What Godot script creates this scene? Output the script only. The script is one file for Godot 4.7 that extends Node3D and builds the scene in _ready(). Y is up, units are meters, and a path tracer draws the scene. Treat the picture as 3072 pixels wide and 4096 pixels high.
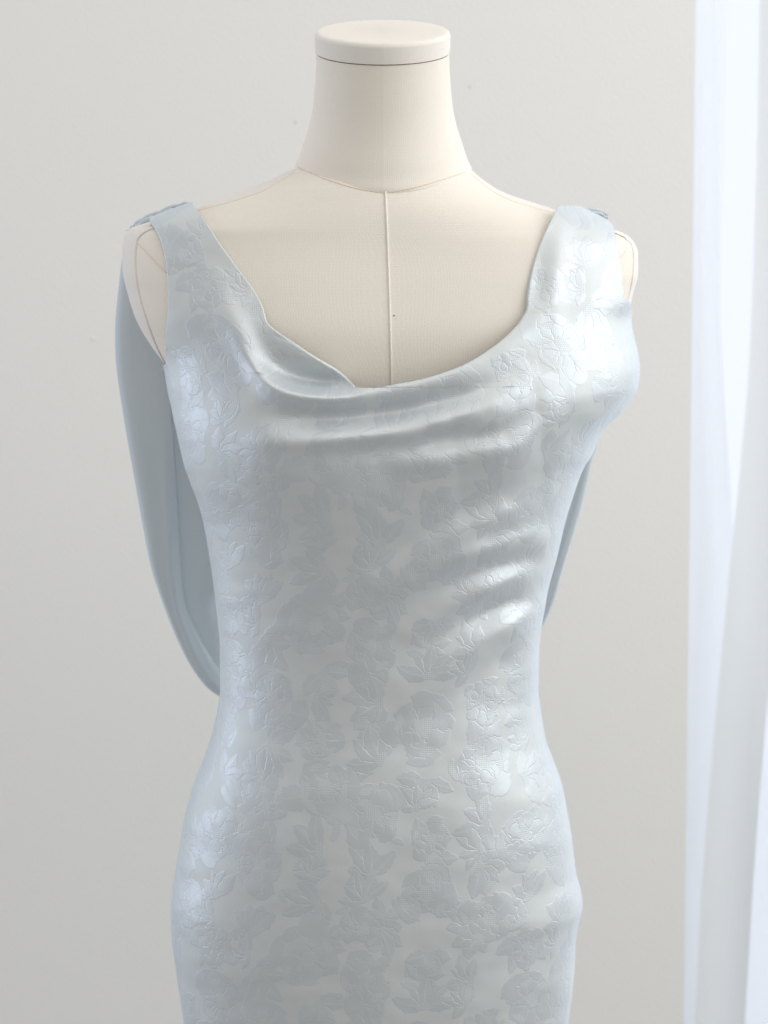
extends Node3D
# A pale blue jacquard slip dress with a cowl neckline on a canvas dress form, before a grey wall and a curtained window.
# Units are metres, y is up, the viewer stands towards +z.

# y, left x, right x, depth to the front, depth to the back, roundness, z of the widest point
const FORM_RINGS := [
	[1.4063, -0.0571, 0.0554, 0.04, 0.05, 2, -0.012],
	[1.4039, -0.0643, 0.0626, 0.054, 0.054, 2, -0.012],
	[1.3985, -0.0763, 0.0684, 0.06, 0.057, 2, -0.013],
	[1.3941, -0.0852, 0.0743, 0.0635, 0.059, 2, -0.014],
	[1.3894, -0.0989, 0.0811, 0.066, 0.06, 2, -0.014],
	[1.3843, -0.1126, 0.0918, 0.0688, 0.061, 2.05, -0.015],
	[1.3795, -0.1263, 0.1061, 0.0715, 0.062, 2.1, -0.015],
	[1.3754, -0.1387, 0.1192, 0.0735, 0.063, 2.15, -0.015],
	[1.3713, -0.151, 0.1312, 0.0755, 0.064, 2.2, -0.015],
	[1.3673, -0.1633, 0.1432, 0.0765, 0.065, 2.25, -0.015],
	[1.3632, -0.176, 0.1552, 0.0775, 0.066, 2.3, -0.015],
	[1.3598, -0.1863, 0.1644, 0.0783, 0.067, 2.4, -0.015],
	[1.357, -0.1894, 0.1716, 0.079, 0.068, 2.45, -0.015],
	[1.3543, -0.1908, 0.1782, 0.0797, 0.069, 2.5, -0.015],
	[1.3482, -0.1919, 0.184, 0.0815, 0.071, 2.6, -0.015],
	[1.3417, -0.1923, 0.1865, 0.0835, 0.074, 2.7, -0.015],
	[1.3277, -0.1917, 0.1866, 0.088, 0.08, 2.8, -0.014],
	[1.3145, -0.1886, 0.1834, 0.0908, 0.085, 2.8, -0.012],
	[1.2992, -0.1839, 0.1795, 0.092, 0.09, 2.8, -0.008],
	[1.2892, -0.1796, 0.1769, 0.0915, 0.092, 2.7, -0.004],
	[1.2756, -0.1714, 0.1744, 0.091, 0.092, 2.6, -0.002],
	[1.2552, -0.1584, 0.171, 0.09, 0.092, 2.5, 0],
	[1.2347, -0.1558, 0.1664, 0.09, 0.091, 2.4, 0],
	[1.2107, -0.1505, 0.155, 0.094, 0.09, 2.3, 0],
	[1.1866, -0.1446, 0.1463, 0.092, 0.088, 2.2, 0],
	[1.1624, -0.1361, 0.1375, 0.088, 0.085, 2.2, 0],
	[1.1244, -0.1278, 0.1275, 0.08, 0.08, 2.2, 0],
	[1.0827, -0.1229, 0.1181, 0.074, 0.077, 2.2, 0],
	[1.0478, -0.1197, 0.1128, 0.072, 0.076, 2.2, 0],
	[1.0198, -0.1195, 0.1122, 0.074, 0.077, 2.2, 0],
	[0.9917, -0.1235, 0.1159, 0.086, 0.082, 2.2, 0],
	[0.9636, -0.1323, 0.1244, 0.091, 0.09, 2.2, 0],
	[0.9424, -0.1412, 0.1304, 0.095, 0.096, 2.2, 0],
	[0.9212, -0.1465, 0.1358, 0.097, 0.102, 2.2, 0],
	[0.8893, -0.152, 0.1395, 0.099, 0.108, 2.2, 0],
	[0.8501, -0.1568, 0.1418, 0.099, 0.112, 2.2, 0],
	[0.8072, -0.1544, 0.1407, 0.097, 0.11, 2.2, 0],
	[0.7599, -0.1484, 0.1355, 0.094, 0.105, 2.2, 0],
	[0.6192, -0.1445, 0.1308, 0.09, 0.098, 2.2, 0],
	[0.4722, -0.1385, 0.1246, 0.086, 0.09, 2.2, 0],
]

const DRESS_RINGS := [
	[1.3826, -0.1331, 0.1287, 0.0775, 0.066, 2.1, -0.015],
	[1.3785, -0.1475, 0.1386, 0.0785, 0.067, 2.15, -0.015],
	[1.3741, -0.1633, 0.1499, 0.0795, 0.068, 2.2, -0.015],
	[1.369, -0.1794, 0.1616, 0.081, 0.069, 2.3, -0.015],
	[1.3639, -0.188, 0.1706, 0.082, 0.07, 2.4, -0.015],
	[1.3587, -0.1928, 0.1764, 0.083, 0.071, 2.5, -0.015],
	[1.3502, -0.1943, 0.1857, 0.0853, 0.074, 2.6, -0.015],
	[1.3366, -0.1951, 0.1886, 0.0895, 0.079, 2.7, -0.015],
	[1.3229, -0.1938, 0.1887, 0.0935, 0.085, 2.8, -0.014],
	[1.3094, -0.1909, 0.1872, 0.096, 0.09, 2.8, -0.011],
	[1.2926, -0.1824, 0.182, 0.0985, 0.095, 2.7, -0.005],
	[1.2791, -0.1734, 0.1843, 0.101, 0.097, 2.6, -0.002],
	[1.2655, -0.1651, 0.1873, 0.104, 0.097, 2.5, 0],
	[1.2552, -0.1615, 0.1881, 0.107, 0.097, 2.5, 0],
	[1.245, -0.1598, 0.1872, 0.11, 0.097, 2.45, 0],
	[1.2313, -0.1572, 0.1798, 0.1125, 0.097, 2.4, 0],
	[1.2124, -0.1526, 0.1622, 0.114, 0.096, 2.3, 0],
	[1.2038, -0.1506, 0.1571, 0.114, 0.095, 2.3, 0],
	[1.1935, -0.1486, 0.1527, 0.1133, 0.094, 2.25, 0],
	[1.1866, -0.147, 0.1483, 0.1125, 0.093, 2.2, 0],
	[1.1728, -0.1426, 0.1429, 0.1103, 0.092, 2.2, 0],
	[1.1624, -0.1389, 0.1396, 0.1083, 0.091, 2.2, 0],
	[1.1417, -0.1335, 0.1339, 0.1035, 0.088, 2.2, 0],
	[1.1174, -0.1296, 0.1285, 0.098, 0.085, 2.2, 0],
	[1.0862, -0.1256, 0.1208, 0.092, 0.082, 2.2, 0],
	[1.0478, -0.1224, 0.1159, 0.088, 0.08, 2.2, 0],
	[1.0198, -0.1223, 0.1154, 0.0873, 0.081, 2.2, 0],
	[1.0023, -0.1241, 0.1172, 0.088, 0.084, 2.2, 0],
	[0.9812, -0.1294, 0.1208, 0.091, 0.089, 2.2, 0],
	[0.9636, -0.1351, 0.1268, 0.095, 0.094, 2.2, 0],
	[0.9459, -0.1425, 0.1332, 0.098, 0.099, 2.2, 0],
	[0.9212, -0.1493, 0.1382, 0.101, 0.106, 2.2, 0],
	[0.907, -0.1519, 0.1407, 0.102, 0.109, 2.2, 0],
	[0.8893, -0.1548, 0.1429, 0.103, 0.112, 2.2, 0],
	[0.8786, -0.1566, 0.1444, 0.103, 0.114, 2.2, 0],
	[0.8644, -0.1592, 0.148, 0.103, 0.116, 2.2, 0],
	[0.8537, -0.1603, 0.1495, 0.103, 0.117, 2.2, 0],
	[0.8412, -0.1604, 0.1468, 0.103, 0.117, 2.2, 0],
	[0.8251, -0.1595, 0.1444, 0.102, 0.116, 2.2, 0],
	[0.8072, -0.1572, 0.1439, 0.101, 0.114, 2.2, 0],
	[0.7821, -0.1539, 0.1416, 0.099, 0.111, 2.2, 0],
	[0.7599, -0.1512, 0.139, 0.097, 0.109, 2.2, 0],
	[0.6557, -0.146, 0.1327, 0.093, 0.102, 2.2, 0],
	[0.4796, -0.1384, 0.1246, 0.09, 0.095, 2.2, 0],
]

const TILE := 0.24
const STEP := 0.001

var form_rows := {}
var dress_rows := {}
var folds := []
var wrinkle := FastNoiseLite.new()
var mat := {}


func _ready() -> void:
	camera_and_light()
	form_rows = sampled(FORM_RINGS)
	dress_rows = sampled(DRESS_RINGS, 0.078)
	make_materials()
	wrinkle.seed = 4
	wrinkle.noise_type = FastNoiseLite.TYPE_SIMPLEX_SMOOTH
	wrinkle.frequency = 22.0
	wrinkle.fractal_octaves = 2
	make_folds()
	map_relief()
	setting()
	dress_form()
	slip_dress()


func camera_and_light() -> void:
	var cam := Camera3D.new()
	cam.name = "camera"
	add_child(cam)
	var lens := CameraAttributesPhysical.new()
	lens.frustum_focal_length = 69.47
	lens.frustum_focus_distance = 2.12
	lens.exposure_aperture = 4.5
	lens.frustum_near = 0.05
	lens.frustum_far = 60.0
	cam.attributes = lens
	cam.fov = 19.594
	cam.near = 0.05
	cam.far = 60.0
	cam.position = Vector3(0, 1.39905, 2.18586)
	cam.rotation_degrees = Vector3(-6.5, 0, 0)
	cam.current = true

	var e := Environment.new()
	e.background_mode = Environment.BG_COLOR
	e.background_color = Color(0.36, 0.36, 0.358).linear_to_srgb()
	e.tonemap_mode = Environment.TONE_MAPPER_LINEAR
	e.tonemap_exposure = 1.14
	e.sdfgi_enabled = true
	e.ssao_enabled = true
	e.ssil_enabled = true
	var we := WorldEnvironment.new()
	we.name = "environment"
	we.environment = e
	add_child(we)

	# daylight from a large window on the right, out of the frame
	area("window_daylight", Vector3(1.6, 1.85, 0.4), Vector3(0, 1.2, 0.0), Vector2(1.7, 1.5), Color(0.92, 0.955, 1.0), 2.05)
	# daylight thrown back by a white ceiling
	area("ceiling_bounce", Vector3(0.5, 2.62, 0.9), Vector3(0.45, 0.0, 0.85), Vector2(2.6, 2.2), Color(1.0, 0.985, 0.96), 1.55)
	# the weaker daylight of a far window on the left
	area("far_window_daylight", Vector3(-1.7, 1.3, -0.2), Vector3(0, 1.15, -0.05), Vector2(0.5, 1.4), Color(0.70, 0.80, 1.0), 0.85)


func area(called: String, at: Vector3, towards: Vector3, size: Vector2, c: Color, energy: float) -> void:
	var l := AreaLight3D.new()
	l.name = called
	l.area_size = size
	l.light_color = c.linear_to_srgb()
	l.light_energy = energy
	l.shadow_enabled = true
	add_child(l)
	l.look_at_from_position(at, towards, Vector3.UP if absf((towards - at).normalized().y) < 0.9 else Vector3.FORWARD)


# ---------------------------------------------------------------- small helpers

func thing(called: String, label: String, category: String) -> Node3D:
	var o := Node3D.new()
	o.name = called
	o.set_meta("label", label)
	o.set_meta("category", category)
	add_child(o, true)
	return o


func acc() -> Dictionary:
	return {"v": PackedVector3Array(), "n": PackedVector3Array(), "uv": PackedVector2Array(), "i": PackedInt32Array()}


func commit(called: String, a: Dictionary, m: Material, parent: Node) -> MeshInstance3D:
	var arr := []
	arr.resize(Mesh.ARRAY_MAX)
	arr[Mesh.ARRAY_VERTEX] = a.v
	arr[Mesh.ARRAY_NORMAL] = a.n
	arr[Mesh.ARRAY_TEX_UV] = a.uv
	arr[Mesh.ARRAY_INDEX] = a.i
	var mesh := ArrayMesh.new()
	mesh.add_surface_from_arrays(Mesh.PRIMITIVE_TRIANGLES, arr)
	mesh.surface_set_material(0, m)
	var o := MeshInstance3D.new()
	o.name = called
	o.mesh = mesh
	parent.add_child(o, true)
	return o


# a grid of rows of points; normals are given, or found from the grid and turned away from «inside»
func grid(a: Dictionary, rows: int, cols: int, pts: PackedVector3Array, nrm: PackedVector3Array, uvs: PackedVector2Array) -> void:
	var first: int = a.v.size()
	var ns := nrm
	if ns.is_empty():
		ns = PackedVector3Array()
		for r in rows:
			for c in cols:
				var u := pts[r * cols + mini(c + 1, cols - 1)] - pts[r * cols + maxi(c - 1, 0)]
				var w := pts[mini(r + 1, rows - 1) * cols + c] - pts[maxi(r - 1, 0) * cols + c]
				ns.append(u.cross(w).normalized())
	a.v.append_array(pts)
	a.n.append_array(ns)
	a.uv.append_array(uvs)
	# one winding for the whole grid, read off its middle
	var vote := 0.0
	for r in range(0, rows - 1, maxi(1, rows / 9)):
		for c in range(0, cols - 1, maxi(1, cols / 9)):
			var k := r * cols + c
			vote += (pts[k + 1] - pts[k]).cross(pts[k + cols] - pts[k]).normalized().dot(ns[k])
	var idx := PackedInt32Array()
	for r in rows - 1:
		for c in cols - 1:
			var k := first + r * cols + c
			if vote < 0.0:
				idx.append_array([k, k + 1, k + cols, k + 1, k + cols + 1, k + cols])
			else:
				idx.append_array([k, k + cols, k + 1, k + 1, k + cols, k + cols + 1])
	a.i.append_array(idx)


func tube(a: Dictionary, path: PackedVector3Array, radii: PackedFloat32Array, sides := 8) -> void:
	var pts := PackedVector3Array()
	var ns := PackedVector3Array()
	var uvs := PackedVector2Array()
	var side := Vector3.ZERO
	var run := 0.0
	for k in path.size():
		var t := (path[mini(k + 1, path.size() - 1)] - path[maxi(k - 1, 0)]).normalized()
		if side == Vector3.ZERO:
			side = t.cross(Vector3(0.31, 0.2, 0.93)).normalized()
		side = (side - t * side.dot(t)).normalized()
		var up := t.cross(side)
		run += 0.0 if k == 0 else path[k].distance_to(path[k - 1])
		for s in sides + 1:
			var g := TAU * s / sides
			var d := side * cos(g) + up * sin(g)
			ns.append(d)
			pts.append(path[k] + d * radii[k])
			uvs.append(Vector2(float(s) / sides * 0.03, run) / TILE)
	grid(a, path.size(), sides + 1, pts, ns, uvs)


# smooth curve through points given top to bottom or left to right
func smooth(p: Array, per := 10) -> PackedVector3Array:
	var out := PackedVector3Array()
	for k in p.size() - 1:
		var p0: Vector3 = p[maxi(k - 1, 0)]
		var p1: Vector3 = p[k]
		var p2: Vector3 = p[k + 1]
		var p3: Vector3 = p[mini(k + 2, p.size() - 1)]
		for s in per:
			out.append(p1.cubic_interpolate(p2, p0, p3, float(s) / per))
	out.append(p[p.size() - 1])
	return out


# x as a function of y along a list of points, y falling (monotone cubic)
func x_at(p: Array, y: float) -> float:
	var n := p.size()
	if y >= p[0].y:
		return p[0].x
	if y <= p[n - 1].y:
		return p[n - 1].x
	var k := 0
	while p[k + 1].y > y:
		k += 1
	var h: float = p[k].y - p[k + 1].y
	var d: float = (p[k + 1].x - p[k].x) / h
	var d0: float = d if k == 0 else (p[k].x - p[k - 1].x) / (p[k - 1].y - p[k].y)
	var d1: float = d if k + 2 >= n else (p[k + 2].x - p[k + 1].x) / (p[k + 1].y - p[k + 2].y)
	var m0 := 0.0 if d0 * d <= 0.0 else 2.0 * d0 * d / (d0 + d)
	var m1 := 0.0 if d1 * d <= 0.0 else 2.0 * d1 * d / (d1 + d)
	if k == 0:
		m0 = d
	if k + 2 >= n:
		m1 = d
	var t: float = (p[k].y - y) / h
	var t2 := t * t
	var t3 := t2 * t
	return (2 * t3 - 3 * t2 + 1) * p[k].x + (t3 - 2 * t2 + t) * h * m0 + (3 * t2 - 2 * t3) * p[k + 1].x + (t3 - t2) * h * m1


# a ring table read at every millimetre
func sampled(t: Array, soft_top := 0.0) -> Dictionary:
	var top: float = t[0][0]
	var count := int((top - float(t[-1][0])) / STEP) + 1
	var out := {"top": top, "count": count}
	var names := ["l", "r", "f", "b", "n", "z"]
	for c in 6:
		var col := []
		for row in t:
			col.append(Vector2(row[c + 1], row[0]))
		var vals := PackedFloat32Array()
		vals.resize(count)
		for k in count:
			vals[k] = x_at(col, top - k * STEP)
		if c >= 2 or soft_top > 0.0:
			for pass_ in 2:
				# the depths run without kinks from row to row
				var sum := PackedFloat64Array([0.0])
				for v in vals:
					sum.append(sum[-1] + v)
				for k in (count if c >= 2 else int(soft_top / STEP)):
					var lo := maxi(0, k - 9)
					var hi := mini(count - 1, k + 9)
					var half := mini(k - lo, hi - k)
					if c < 2:
						half = mini(half, int(soft_top / STEP) - 1 - k)
					vals[k] = (sum[k + half + 1] - sum[k - half]) / (2.0 * half + 1.0)
		out[names[c]] = vals
	return out


func ring(d: Dictionary, y: float) -> PackedFloat32Array:
	var at := clampf((float(d.top) - y) / STEP, 0.0, float(d.count) - 1.001)
	var k := int(at)
	var s := at - k
	var l: float = lerpf(d.l[k], d.l[k + 1], s)
	var r: float = lerpf(d.r[k], d.r[k + 1], s)
	return PackedFloat32Array([(l + r) / 2.0, (r - l) / 2.0, lerpf(d.z[k], d.z[k + 1], s), lerpf(d.f[k], d.f[k + 1], s), lerpf(d.b[k], d.b[k + 1], s), lerpf(d.n[k], d.n[k + 1], s)])


func angle_of(g: PackedFloat32Array, x: float) -> float:
	var q := clampf((x - g[0]) / g[1], -1.0, 1.0)
	return signf(q) * asin(pow(absf(q), g[5] / 2.0))


# the point of a ring at an angle: 0 is the front, +90 degrees the right side, 180 the back
func on_ring(g: PackedFloat32Array, phi: float, y: float) -> Vector3:
	var s := sin(phi)
	var c := cos(phi)
	var e := 2.0 / g[5]
	return Vector3(g[0] + g[1] * signf(s) * pow(absf(s), e), y, g[2] + (g[3] if c >= 0.0 else -g[4]) * pow(absf(c), e))


func facing(g: PackedFloat32Array, phi: float) -> Vector3:
	var s := sin(phi)
	var c := cos(phi)
	var e := 2.0 - 2.0 / g[5]
	return Vector3(signf(s) * pow(absf(s), e) / g[1], 0.0, signf(c) * pow(absf(c), e) / (g[3] if c >= 0.0 else g[4])).normalized()


func form_point(phi: float, y: float) -> Vector3:
	return on_ring(ring(form_rows, y), phi, y)


func form_normal(phi: float, y: float) -> Vector3:
	var u := form_point(phi + 0.02, y) - form_point(phi - 0.02, y)
	var w := form_point(phi, y + 0.002) - form_point(phi, y - 0.002)
	return u.cross(w).normalized()


# a point of the form's front at (x, y), lifted off the surface
func on_form(x: float, y: float, lift := 0.0) -> Vector3:
	var phi := angle_of(ring(form_rows, y), x)
	return form_point(phi, y) + form_normal(phi, y) * lift


func dress_point(phi: float, y: float) -> Vector3:
	var g := ring(dress_rows, y)
	var p := on_ring(g, phi, y)
	return p + facing(g, phi) * relief(p.x, y, cos(phi))


func dress_normal(phi: float, y: float) -> Vector3:
	var u := dress_point(phi + 0.012, y) - dress_point(phi - 0.012, y)
	var w := dress_point(phi, y + 0.0008) - dress_point(phi, y - 0.0008)
	return u.cross(w).normalized()


# ---------------------------------------------------------------- the drape of the dress

func fold(pts: Array, above: float, below: float) -> void:
	var lo := Vector2(9, 9)
	var hi := Vector2(-9, -9)
	for p in pts:
		lo = lo.min(Vector2(p.x, p.y))
		hi = hi.max(Vector2(p.x, p.y))
	var w := maxf(above, below) * 2.4
	folds.append({"p": PackedVector3Array(smooth(pts, 3)), "up": above, "down": below, "lo": lo - Vector2(w, w), "hi": hi + Vector2(w, w)})


var relief_map := PackedFloat32Array()
const MAP_LOW := Vector2(-0.23, 0.98)
const MAP_COLS := 460
const MAP_ROWS := 420


# the folds, drawn once on a millimetre grid and softened a little, as cloth cannot crease sharply
func map_relief() -> void:
	relief_map.resize(MAP_COLS * MAP_ROWS)
	for r in MAP_ROWS:
		for c in MAP_COLS:
			relief_map[r * MAP_COLS + c] = folds_at(MAP_LOW.x + c * 0.001, MAP_LOW.y + r * 0.001)
	for pass_ in 2:
		var was := relief_map.duplicate()
		for r in range(1, MAP_ROWS - 1):
			for c in range(1, MAP_COLS - 1):
				var k := r * MAP_COLS + c
				relief_map[k] = 0.25 * was[k] + 0.125 * (was[k - 1] + was[k + 1] + was[k - MAP_COLS] + was[k + MAP_COLS]) + 0.0625 * (was[k - 1 - MAP_COLS] + was[k + 1 - MAP_COLS] + was[k - 1 + MAP_COLS] + was[k + 1 + MAP_COLS])


func relief(x: float, y: float, front: float) -> float:
	if front <= 0.0:
		return 0.0
	var fx := clampf((x - MAP_LOW.x) * 1000.0, 0.0, MAP_COLS - 1.001)
	var fy := clampf((y - MAP_LOW.y) * 1000.0, 0.0, MAP_ROWS - 1.001)
	var c := int(fx)
	var r := int(fy)
	var k := r * MAP_COLS + c
	var low := lerpf(relief_map[k], relief_map[k + 1], fx - c)
	var high := lerpf(relief_map[k + MAP_COLS], relief_map[k + MAP_COLS + 1], fx - c)
	return (lerpf(low, high, fy - r) + 0.0007 * wrinkle.get_noise_2d(x, y * 1.3)) * smoothstep(0.0, 0.3, front)


func folds_at(x: float, y: float) -> float:
	var sum := 0.0
	for f in folds:
		if x < f.lo.x or x > f.hi.x or y < f.lo.y or y > f.hi.y:
			continue
		var p: PackedVector3Array = f.p
		var best := 1e9
		var amp := 0.0
		var over := 1.0
		for k in p.size() - 1:
			var ax := p[k].x
			var ay := p[k].y
			var dx := p[k + 1].x - ax
			var dy := p[k + 1].y - ay
			var t := clampf(((x - ax) * dx + (y - ay) * dy) / (dx * dx + dy * dy), 0.0, 1.0)
			var ex := x - ax - t * dx
			var ey := y - ay - t * dy
			var d := ex * ex + ey * ey
			if d < best:
				best = d
				amp = lerpf(p[k].z, p[k + 1].z, t)
				over = dx * ey - dy * ex
		var w: float = f.up if over > 0.0 else f.down
		sum += amp * exp(-best / (w * w))
	return sum


func make_folds() -> void:
	# the bust under the cloth
	fold([Vector3(-0.1082, 1.2086, 0.0060), Vector3(-0.0781, 1.2083, 0.0100), Vector3(-0.0486, 1.2058, 0.0060)], 0.042, 0.042)
	fold([Vector3(0.0489, 1.2108, 0.0060), Vector3(0.0783, 1.2135, 0.0110), Vector3(0.1081, 1.2158, 0.0060)], 0.042, 0.042)
	# the lip of the cowl and the hollow behind its left half
	fold([Vector3(-0.1181, 1.3130, 0.0000), Vector3(-0.1029, 1.2938, 0.0030), Vector3(-0.0929, 1.2729, 0.0060), Vector3(-0.0797, 1.2554, 0.0100), Vector3(-0.0616, 1.2473, 0.0110), Vector3(-0.0420, 1.2447, 0.0110), Vector3(-0.0193, 1.2458, 0.0090), Vector3(0.0099, 1.2503, 0.0060), Vector3(0.0424, 1.2586, 0.0050), Vector3(0.0750, 1.2724, 0.0040), Vector3(0.1016, 1.2900, 0.0030), Vector3(0.1169, 1.3130, 0.0025), Vector3(0.1240, 1.3388, 0.0015), Vector3(0.1271, 1.3649, 0.0005)], 0.0065, 0.0095)
	fold([Vector3(-0.1029, 1.2890, 0.0000), Vector3(-0.0913, 1.2756, -0.0020), Vector3(-0.0787, 1.2619, -0.0070), Vector3(-0.0633, 1.2534, -0.0160), Vector3(-0.0421, 1.2504, -0.0180), Vector3(-0.0274, 1.2502, -0.0120), Vector3(-0.0177, 1.2503, -0.0020)], 0.013, 0.003)
	# below the lip: hollow, ridge, hollow, ridge, running up to the right strap
	fold([Vector3(-0.0879, 1.2309, -0.0007), Vector3(-0.0616, 1.2299, -0.0036), Vector3(-0.0290, 1.2303, -0.0058), Vector3(0.0053, 1.2340, -0.0065), Vector3(0.0326, 1.2394, -0.0058), Vector3(0.0586, 1.2445, -0.0043), Vector3(0.0847, 1.2557, -0.0022), Vector3(0.1046, 1.2714, 0.0000)], 0.0075, 0.0075)
	fold([Vector3(-0.1014, 1.2156, 0.0000), Vector3(-0.0705, 1.2125, 0.0036), Vector3(-0.0430, 1.2137, 0.0058), Vector3(-0.0154, 1.2169, 0.0058), Vector3(0.0190, 1.2195, 0.0058), Vector3(0.0462, 1.2297, 0.0051), Vector3(0.0716, 1.2392, 0.0036), Vector3(0.0979, 1.2587, 0.0012)], 0.008, 0.007)
	fold([Vector3(-0.0421, 1.2026, 0.0000), Vector3(-0.0096, 1.2052, -0.0022), Vector3(0.0258, 1.2123, -0.0043), Vector3(0.0534, 1.2153, -0.0051), Vector3(0.0809, 1.2201, -0.0043), Vector3(0.1018, 1.2328, -0.0014)], 0.008, 0.008)
	fold([Vector3(-0.0031, 1.1947, 0.0000), Vector3(0.0294, 1.1979, 0.0022), Vector3(0.0587, 1.2025, 0.0029), Vector3(0.0882, 1.2099, 0.0029), Vector3(0.1145, 1.2291, 0.0012)], 0.009, 0.009)
	# the pulls from the right side
	fold([Vector3(-0.0361, 1.0999, 0.0000), Vector3(-0.0097, 1.1190, -0.0019), Vector3(0.0165, 1.1377, -0.0040), Vector3(0.0469, 1.1582, -0.0050), Vector3(0.0722, 1.1729, -0.0037), Vector3(0.0987, 1.1857, -0.0006)], 0.013, 0.010)
	fold([Vector3(-0.0229, 1.0967, 0.0000), Vector3(0.0100, 1.1200, 0.0025), Vector3(0.0428, 1.1400, 0.0043), Vector3(0.0691, 1.1526, 0.0043), Vector3(0.0958, 1.1619, 0.0027), Vector3(0.1129, 1.1672, 0.0006)], 0.010, 0.012)
	fold([Vector3(-0.0230, 1.0763, 0.0000), Vector3(0.0067, 1.1003, 0.0015), Vector3(0.0330, 1.1170, 0.0037), Vector3(0.0561, 1.1276, 0.0063), Vector3(0.0777, 1.1330, 0.0069), Vector3(0.0997, 1.1374, 0.0056), Vector3(0.1191, 1.1416, 0.0019)], 0.010, 0.010)
	fold([Vector3(-0.0098, 1.0628, 0.0000), Vector3(0.0232, 1.0933, -0.0019), Vector3(0.0463, 1.1091, -0.0045), Vector3(0.0662, 1.1178, -0.0063), Vector3(0.0846, 1.1235, -0.0063), Vector3(0.1017, 1.1274, -0.0031), Vector3(0.1158, 1.1298, 0.0000)], 0.010, 0.011)
	fold([Vector3(0.0101, 1.0662, 0.0000), Vector3(0.0431, 1.0900, 0.0018), Vector3(0.0697, 1.1018, 0.0035), Vector3(0.0900, 1.1084, 0.0035), Vector3(0.1073, 1.1118, 0.0010)], 0.010, 0.010)
	fold([Vector3(-0.0031, 1.0357, 0.0000), Vector3(0.0266, 1.0608, -0.0022), Vector3(0.0532, 1.0759, -0.0047), Vector3(0.0753, 1.0854, -0.0060), Vector3(0.0920, 1.0917, -0.0050), Vector3(0.1095, 1.0988, -0.0008)], 0.012, 0.010)
	fold([Vector3(0.0101, 1.0154, 0.0000), Vector3(0.0400, 1.0417, 0.0019), Vector3(0.0738, 1.0656, 0.0045), Vector3(0.0922, 1.0753, 0.0053), Vector3(0.1099, 1.0843, 0.0018)], 0.010, 0.016)
	fold([Vector3(-0.0032, 0.9695, 0.0000), Vector3(0.0301, 0.9984, -0.0022), Vector3(0.0602, 1.0270, -0.0045), Vector3(0.0821, 1.0523, -0.0040), Vector3(0.0976, 1.0675, -0.0010)], 0.016, 0.018)
	# a soft pleat down the right strap
	fold([Vector3(0.1163, 1.3682, 0.0000), Vector3(0.1117, 1.3454, -0.0010), Vector3(0.1103, 1.3227, -0.0017), Vector3(0.1124, 1.3034, -0.0010), Vector3(0.1181, 1.2872, 0.0000)], 0.007, 0.006)
	fold([Vector3(0.1266, 1.3681, 0.0003), Vector3(0.1223, 1.3389, 0.0014), Vector3(0.1201, 1.3097, 0.0018), Vector3(0.1230, 1.2807, 0.0010), Vector3(0.1311, 1.2580, 0.0000)], 0.008, 0.012)
	# left strap and side
	fold([Vector3(-0.1285, 1.3389, 0.0000), Vector3(-0.1148, 1.3130, 0.0015), Vector3(-0.1079, 1.2873, 0.0020), Vector3(-0.1012, 1.2614, 0.0010), Vector3(-0.0946, 1.2421, 0.0000)], 0.014, 0.012)
	fold([Vector3(-0.1424, 1.2529, 0.0000), Vector3(-0.1287, 1.2272, -0.0015), Vector3(-0.1187, 1.2011, -0.0015), Vector3(-0.1089, 1.1745, 0.0000)], 0.014, 0.014)


func cloth_at(g: PackedFloat32Array, y: float) -> PackedFloat32Array:
	# arc length along the row from the centre front, at 64 angles from -90 to +90 degrees
	var out := PackedFloat32Array()
	out.resize(65)
	var last := on_ring(g, 0.0, y)
	for k in range(33, 65):
		var p := on_ring(g, (k - 32) / 32.0 * PI / 2.0, y)
		out[k] = out[k - 1] + p.distance_to(last)
		out[64 - k] = -out[k]
		last = p
	return out


func cloth_uv(arc: PackedFloat32Array, phi: float, y: float) -> Vector2:
	var at := clampf((phi / (PI / 2.0) + 1.0) * 32.0, 0.0, 63.999)
	var k := int(at)
	return Vector2(lerpf(arc[k], arc[k + 1], at - k) + 0.023, -y) / TILE


func slip_part(a: Dictionary, ys: PackedFloat32Array, cols: int, left: Callable, right: Callable) -> void:
	var pts := PackedVector3Array()
	var ns := PackedVector3Array()
	var uvs := PackedVector2Array()
	for y in ys:
		var g := ring(dress_rows, y)
		var arc := cloth_at(g, y)
		var p0: float = left.call(g, y)
		var p1: float = right.call(g, y)
		for c in cols:
			var phi := lerpf(p0, p1, float(c) / (cols - 1))
			pts.append(dress_point(phi, y))
			ns.append(dress_normal(phi, y))
			uvs.append(cloth_uv(arc, phi, y))
	grid(a, ys.size(), cols, pts, ns, uvs)


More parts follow.
